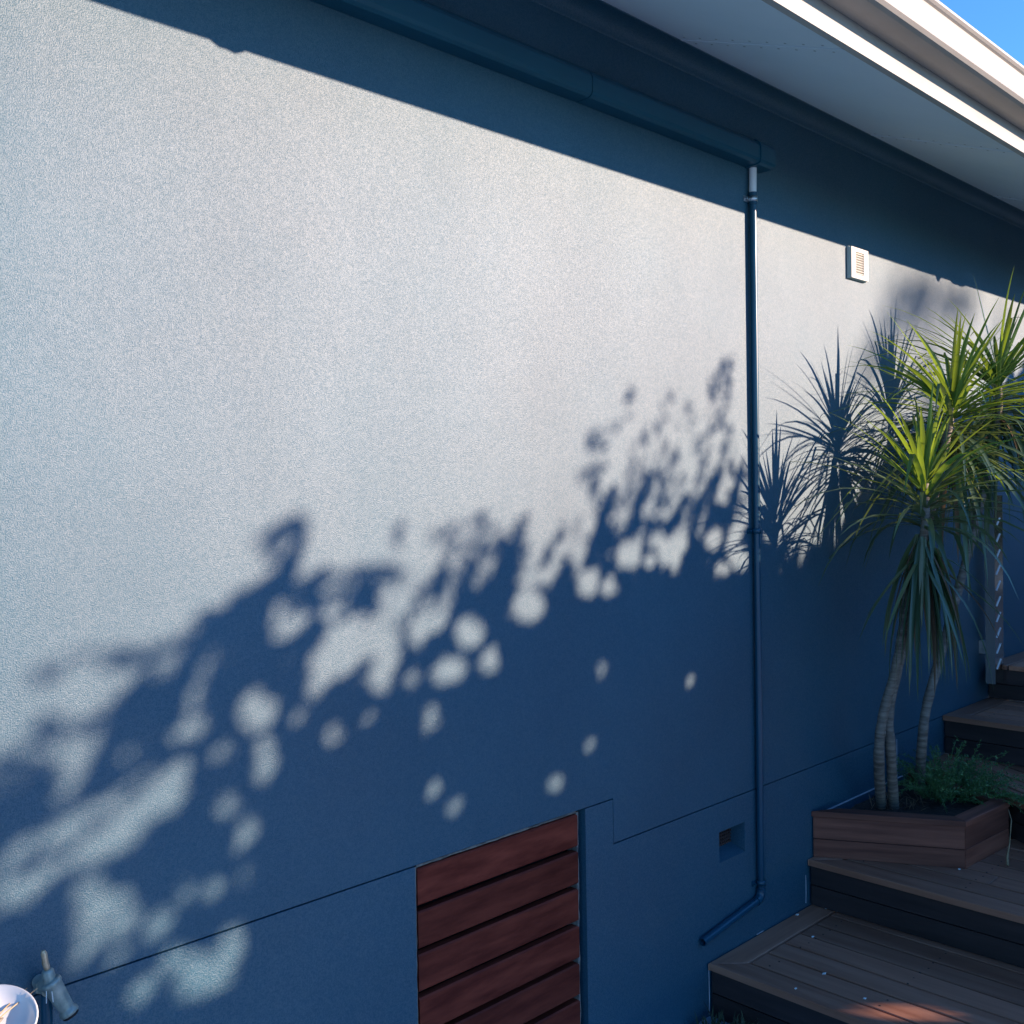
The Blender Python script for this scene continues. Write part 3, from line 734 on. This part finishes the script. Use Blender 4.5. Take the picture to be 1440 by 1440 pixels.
# dry stem hanging over the planter's corner
dm = MB(); s0 = atZ(1413, 1140, PT)
tip = atZ(1417, 1217, Z2+.006)
dm.tube([s0+Vector((.02,-.005,.0)), s0.lerp(tip,.3)+Vector((.0,-.02,.03)), s0.lerp(tip,.65)+Vector((-.006,-.012,.01)), s0.lerp(tip,.85), tip], [.0014,.0018,.002,.0045,.005], 8)
tag(dm.build('dry_stem', 'drystem', origin=tuple(tip)), 'dry tan stem hanging from the fern down to the step', 'stem')
# weeds on the ground below the lowest step
wm = MB(); r_ = random.Random(5)
for i in range(170):
    c = Vector((2.66 + r_.uniform(-.07,.05), -.03 - r_.uniform(0,.16), GZ))
    blade(wm, c, (r_.uniform(-.8,.8), r_.uniform(-.8,.8), 1), r_.uniform(.03,.075), .005, 8, r_, seg=4)
tag(wm.build('weed_tuft', 'weed', origin=(2.66,-.1,GZ)), 'dry weed tuft on the ground against the lowest step', 'weeds')

# ================================================================ garden trees that shade the wall (behind the viewer, toward the sun)
# Shade is laid out on the wall (X, Z) and carried back along the sun's rays to where the crowns stand.
QN, QF = 4.2, 5.3
def wxz(px, py):
    p = atY(px, py, 0); return (p.x, p.z)
edge = [(-200,1110),(0,1105),(90,1065),(160,1025),(230,960),(255,935),(320,915),(380,865),(440,845),(520,855),(600,865),(690,815),(740,795),(780,765),(850,750),(900,745),(960,728),(1030,715),(1080,745),(1120,790),(1175,760),(1240,650),(1300,595),(1370,560),(1440,525)]
ew = [wxz(*p) for p in edge]; ex = [p[0] for p in ew]; ez = [p[1] for p in ew]
ex = [-1.2] + ex + [6.4, 8.8]; ez = [-.9] + ez + [.25, -1.1]
# gaps (px, py, rx, ry, tilt deg) where the sun gets through
gaps = [(60,1200,75,38,-35),(150,1165,95,45,-30),(215,1120,55,38,-30),(30,1240,60,30,-40),(150,1290,52,34,-35),(222,1300,20,38,25),(320,1135,20,22,0),(346,1172,16,34,20),(275,1023,22,22,20),(362,1000,28,26,0),(372,1080,18,42,25),(465,1033,18,20,20),
        (445,968,22,24,20),(500,900,58,34,-25),(470,930,40,26,-30),(580,955,14,16,0),(632,944,26,18,-15),(605,1012,15,38,8),(195,1395,22,46,25),(240,1350,20,32,30),(292,1370,46,26,-35),(742,850,22,24,20),(640,1135,11,26,20),(610,1110,9,24,20),(780,1102,10,18,15),(845,940,8,22,0),(970,960,7,11,0),(830,1045,8,14,0),(600,870,30,24,-20),(660,890,18,22,10),(405,870,26,24,0),(940,775,14,22,10),(885,780,16,20,10),(370,1050,22,22,0),(310,1060,14,24,25),(255,1085,14,26,25),(420,1010,12,22,20),(300,1250,14,26,25),(345,1230,11,22,20),(120,1250,24,16,-35),(260,1255,12,24,25),(110,1345,18,30,30),(165,1345,14,28,30),(330,1320,13,24,30),(540,960,11,22,15),(520,1010,10,20,15),(690,930,10,20,15)]
# leafy sprays (px, py, rx, ry, tilt, density) standing out of the mass
sprays = [(395,750,34,10,-20,.75),(385,770,10,30,35,.5),(410,735,16,10,-40,.5),(70,1025,20,12,0,1.),(120,930,70,14,-15,.22),(200,920,60,16,-20,.2),(20,1080,40,26,-20,.5),(540,808,46,12,10,.8),(500,805,60,10,-8,.5),(470,840,50,10,-20,.5),(420,830,12,20,20,.5),(640,770,36,40,-30,.35),(672,735,14,14,0,.7),(725,775,20,36,12,.95),(690,760,26,24,0,.5),(620,820,50,16,-30,.55),
          (590,860,40,14,-30,.5),(700,810,24,22,-20,.6),(840,622,16,10,0,1.0),(835,665,26,10,-15,.7),(870,705,36,18,-10,.9),(860,600,40,8,-25,.35),(880,550,10,16,-30,.35),(905,640,40,40,30,.3),(920,680,40,34,20,.55),(940,720,44,24,0,.7),(980,660,34,50,20,.4),(1012,560,16,52,10,.5),(1020,520,8,34,15,.4),(1000,600,22,22,0,.45),(1015,540,18,18,0,.45),(960,610,10,50,20,.3),(1035,690,22,40,10,.55),(900,745,50,18,0,.85),(990,735,44,22,0,.8),
          (850,755,30,14,-10,.8),(440,790,6,60,-25,.12),(330,935,40,14,-20,.6),(260,900,50,12,-20,.25),(150,1005,60,12,-28,.35),(1025,640,10,50,8,.4),(930,590,12,36,20,.25),
          (80,1150,55,9,-35,.6),(170,1205,50,8,-35,.6),(40,1215,40,8,-35,.5),(215,1160,30,7,-40,.5),(130,1110,50,8,-30,.5),(150,1300,34,6,-50,.5),(100,1190,60,7,-40,.45),(195,1110,40,7,-40,.4),
          (790,740,6,30,25,.2),(560,760,6,50,20,.15)]
# twigs: rows of leaves standing up out of the mass, leaning along the wall
tw = []
rt_ = random.Random(19)
def edge_z(x): return float(np.interp(x, ex, ez))
for k in range(45):
    x = rt_.uniform(.35, 3.05); tall = .10 + .16*max(0, min(1, (x-1.9)/.6)) ; L = rt_.uniform(.04, tall)
    a = math.radians(rt_.uniform(35, 100)); z = edge_z(x) - .03; st = .026; n = int((L+.05)/st)
    for i in range(n):
        px_, pz_ = x + math.cos(a)*st*i, z + math.sin(a)*st*i; a += rt_.uniform(-.12, .12)
        if rt_.random() < .8: tw.append((px_ + rt_.uniform(-.016,.016), pz_ + rt_.uniform(-.012,.012), rt_.uniform(.022, .042), k))
for k in range(16):
    x = rt_.uniform(.45, 3.0); z = edge_z(x) - rt_.uniform(.03, .26)*rt_.random()**.5
    c = fw.x*x + fw.y*D + fw.z*z; px_ = 720 + FPX*(rt.x*x + rt.y*D + rt.z*z)/c; py_ = 720 - FPX*(up.x*x + up.y*D + up.z*z)/c
    s_k = rt_.uniform(8, 19)*1.9/c*1.15; gaps.append((px_, py_, s_k*rt_.uniform(.8,1.1), s_k*rt_.uniform(1.1,1.9), rt_.uniform(8,30)))
def qc(X): return np.interp(X, [-1, .5, 1.4, 2.9, 7], [4.3, 3.9, 3.4, 2.9, 2.9])
def inell(px, py, e, k=1.0):
    dx, dy = px-e[0], py-e[1]; a = math.radians(e[4]); u_ = dx*math.cos(a)+dy*math.sin(a); v_ = -dx*math.sin(a)+dy*math.cos(a)
    return (u_/(e[2]*k))**2 + (v_/(e[3]*k))**2 < 1
def proj_arr(X, Z):
    qx, qy, qz = X, np.full_like(X, D), Z
    zc = qx*fw.x+qy*fw.y+qz*fw.z
    return 720+FPX*(qx*rt.x+qy*rt.y+qz*rt.z)/zc, 720-FPX*(qx*up.x+qy*up.y+qz*up.z)/zc
def leaf_field(X, Z, q, size):
    return np.stack([X+SX*q, -q, Z+SR*q], 1), size
def vnoise(u, v, seed):
    g = np.random.default_rng(seed).random((64, 64)); iu, iv = np.floor(u).astype(int), np.floor(v).astype(int); fu, fv = u-iu, v-iv
    fu = fu*fu*(3-2*fu); fv = fv*fv*(3-2*fv); G = lambda a, b: g[a % 64, b % 64]
    return (G(iu,iv)*(1-fu)+G(iu+1,iv)*fu)*(1-fv) + (G(iu,iv+1)*(1-fu)+G(iu+1,iv+1)*fu)*fv
def frontier(X, Z):
    # > .5 inside leaf clumps; strokes lean up along the wall
    a = math.radians(62); u_ = X*math.cos(a) + Z*math.sin(a); v_ = -X*math.sin(a) + Z*math.cos(a)
    n = .62*vnoise(u_/.15, v_/.040, 5) + .38*vnoise(u_/.26, v_/.12, 6)
    W = np.interp(X, [0, .6, 1.9, 2.4, 3.0, 3.3, 7], [.18, .17, .16, .16, .17, .05, .12])
    return .5 + (np.interp(X, ex, ez) - Z)/(2*W) + np.interp(X, [0, 1.8, 2.4], [2.0, 1.9, 1.6])*(n-.5), W
def sample_mass(n, size, deep):
    X = rng.uniform(-1.0, 8.8, n); Z = rng.uniform(np.where(X > .9, -2.25, -1.86), .8)
    p, W = frontier(X, Z); depth = np.interp(X, ex, ez) - Z
    keep = (depth > W*1.15) if deep else (p + rng.uniform(-.10, .10, n) > .5) & (depth < .55)
    X, Z = X[keep], Z[keep]; px, py = proj_arr(X, Z); ok = np.ones(len(X), bool)
    for e in gaps:
        k = (.55 if e[0] < 520 else .45) if (e[1] > 930 and e[2] < 24) else .85
        a = math.radians(e[4]); dx, dy = px-e[0], py-e[1]; u_ = dx*math.cos(a)+dy*math.sin(a); v_ = -dx*math.sin(a)+dy*math.cos(a)
        dep = .5*size * 1440/ (X*fw.x + D*fw.y + .01) * .6
        ok &= (u_/(e[2]*k+dep))**2 + (v_/(e[3]*k+dep))**2 > 1
    # one shaft of sun reaches the lowest step
    s0_ = atZ(1272, 1424, Z1); cx, cz = s0_.x + SX*s0_.y, s0_.z + SR*s0_.y
    ok &= ((X-cx)/(.03+size*.5))**2 + ((Z-cz)/(.012+size*.5))**2 > 1
    ok &= ((X-.36)/(.05+size*.45))**2 + ((Z+.85)/(.045+size*.45))**2 > 1      # sun on the dish
    return X[ok], Z[ok]
pos = []; siz = []
X, Z = sample_mass(225000, .08, True); q = qc(X) + rng.uniform(.1, .9, len(X)); pos.append(np.stack([X+SX*q, -q, Z+SR*q], 1)); siz.append(np.full(len(X), .075))
X, Z = sample_mass(520000, .034, False); q = qc(X) + rng.uniform(0, .7, len(X)); pos.append(np.stack([X+SX*q, -q, Z+SR*q], 1)); siz.append(np.full(len(X), .036))
for e in sprays:
    n = int(e[5]*e[2]*e[3]*.055) + 3
    a = rng.uniform(0, 6.283, n); r_ = np.sqrt(rng.uniform(0, 1, n)); u_ = e[2]*r_*np.cos(a); v_ = e[3]*r_*np.sin(a); t_ = math.radians(e[4])
    for uu, vv in zip(u_, v_):
        p = wxz(e[0]+uu*math.cos(t_)-vv*math.sin(t_), e[1]+uu*math.sin(t_)+vv*math.cos(t_)); q = float(qc(p[0])) + rng.uniform(.3, 1.3)
        pos.append(np.array([[p[0]+SX*q, -q, p[1]+SR*q]])); siz.append(np.array([float(rng.uniform(.026, .048))]))
qk = {}
for (x, z, sz, k) in tw:
    q = float(qc(x)) + qk.setdefault(k, rt_.uniform(0, .7)) + rt_.uniform(-.05,.05)
    pos.append(np.array([[x+SX*q, -q, z+SR*q]])); siz.append(np.array([sz]))
pos = np.concatenate(pos); siz = np.concatenate(siz)
def leaves_mesh(name, P, S, mat, parent, seed=3):
    g = np.random.default_rng(seed); n = len(P)
    # leaves roughly face the sun with scatter
    nrm = np.array(sun_to)[None]*1.0 + g.normal(0, .55, (n, 3)); nrm /= np.linalg.norm(nrm, axis=1, keepdims=True)
    t = g.normal(0, 1, (n, 3)); t[:, 2] -= .6; t -= nrm*(t*nrm).sum(1, keepdims=True); t /= np.linalg.norm(t, axis=1, keepdims=True)
    b = np.cross(nrm, t); L = (S*g.uniform(.75, 1.3, n))[:, None]; W = L*g.uniform(.4, .6, n)[:, None]
    org = np.array(parent.matrix_world.translation) - np.array([0, 0, EYE]); C = P - org
    V = np.stack([C - t*L*.5, C + b*W*.5 + nrm*L*.06, C + t*L*.5, C - b*W*.5 + nrm*L*.06], 1).reshape(-1, 3)
    me = bpy.data.meshes.new(name); me.vertices.add(4*n); me.vertices.foreach_set('co', V.ravel())
    me.loops.add(4*n); me.loops.foreach_set('vertex_index', np.arange(4*n)); me.polygons.add(n); me.polygons.foreach_set('loop_start', np.arange(n)*4)
    me.update(calc_edges=True); me.materials.append(MAT[mat])
    o = bpy.data.objects.new(name, me); sc.collection.objects.link(o); o.parent = parent
    return o
cuts = np.quantile(pos[:, 0], [0, .25, .5, .75, 1])
tl = ['leafy garden shrub standing opposite the tap', 'leafy garden shrub standing opposite the slatted hatch', 'leafy garden shrub standing opposite the planter box', 'leafy garden shrub standing opposite the landing']
for i in range(4):
    msk = (pos[:, 0] >= cuts[i]) & (pos[:, 0] <= cuts[i+1] if i == 3 else pos[:, 0] < cuts[i+1])
    P = pos[msk]; cx, cy = P[:, 0].mean(), P[:, 1].mean()
    t = empty('garden_shrub', (cx, cy, GZ), tl[i], 'shrub', 'shrubs that shade the wall')
    leaves_mesh('crown', P, siz[msk], 'hedge', t, 40+i)
    m = MB(); r_ = random.Random(60+i)
    for k in range(5):
        a = Vector((cx + r_.uniform(-.12,.12), cy + r_.uniform(-.1,.1), GZ-.02)); j = r_.randrange(len(P)); b_ = Vector(P[j]); b_.z = min(b_.z, cuts[0]*0 - .1 + r_.uniform(-.2,.1))
        mid = a.lerp(b_, .5) + Vector((r_.uniform(-.1,.1), r_.uniform(-.1,.1), .1)); m.tube([a, mid, b_], [.035, .022, .006], 8)
    m.build('trunk', 'bark', t)
# a taller tree farther off: a few high branches leave the faint blurred streaks near the vent
streaks = [(1245,470,12,70,25,1.),(1290,430,18,60,22,1.),(1310,410,26,26,0,1.),(1345,430,30,34,10,1.4),(1225,500,8,60,25,.6),(1262,420,20,36,15,.6),(1290,400,30,14,10,.8),(1400,470,10,40,20,.5)]
pos = []; 
for e in streaks:
    n = int(e[5]*e[2]*e[3]*.055)+4; a = rng.uniform(0, 6.283, n); r_ = np.sqrt(rng.uniform(0,1,n)); u_ = e[2]*r_*np.cos(a); v_ = e[3]*r_*np.sin(a); t_ = math.radians(e[4])
    for uu, vv in zip(u_, v_):
        p = wxz(e[0]+uu*math.cos(t_)-vv*math.sin(t_), e[1]+uu*math.sin(t_)+vv*math.cos(t_)); q = rng.uniform(15.5, 17.5); pos.append([p[0]+SX*q, -q, p[1]+SR*q])
P = np.array(pos)
t = empty('garden_tree', (P[:,0].mean(), P[:,1].mean(), GZ), 'tall thin garden tree standing beyond the shrubs, sparse in leaf', 'tree')
leaves_mesh('crown', P, np.full(len(P), .07), 'hedge', t, 77)
m = MB(); c0 = Vector((P[:,0].mean(), P[:,1].mean(), GZ-.05)); top = Vector((c0.x+.1, c0.y, P[:,2].mean()))
m.tube([c0, c0+Vector((.05,0,2)), top], [.09,.06,.012], 10)
r_ = random.Random(3)
for k in range(10):
    b_ = Vector(P[r_.randrange(len(P))]); a = c0.lerp(top, r_.uniform(.55,.95)); m.tube([a, a.lerp(b_,.5)+Vector((0,0,.05)), b_], [.02,.012,.005], 6)
m.build('trunk', 'bark', t)

# unseen shrubs added past the landing to block low sky reflected in the wall
for i in range(3):
    cx, cy = 12.4 + .2*i, -1.6 - 1.75*i
    t = empty('garden_shrub', (cx, cy, GZ), ['bushy shrub beyond the far end of the landing, against the house', 'bushy shrub in the middle beyond the far end of the landing', 'bushy shrub beyond the far end of the landing, away from the house'][i], 'shrub', 'shrubs at the end of the landing')
    n = 9000; g = np.random.default_rng(90+i); u_ = g.normal(0, 1, (n, 3)); u_ /= np.linalg.norm(u_, axis=1, keepdims=True); r_ = g.uniform(.55, 1, n)[:, None]**.5 * (1 + .12*np.sin(u_[:, :1]*7+i) * np.cos(u_[:, 2:]*9))
    P = u_*r_*np.array([.8, .95, 1.65]) + np.array([cx, cy, GZ+1.95])
    P = P[P[:, 2] > GZ+.05]
    leaves_mesh('crown', P, np.full(len(P), .12), 'hedge', t, 95+i)
    m = MB(); m.tube([(cx, cy, GZ-.02), (cx+.05, cy, GZ+.9), (cx, cy+.05, GZ+2.2)], [.06, .045, .012], 8); m.build('trunk', 'bark', t)
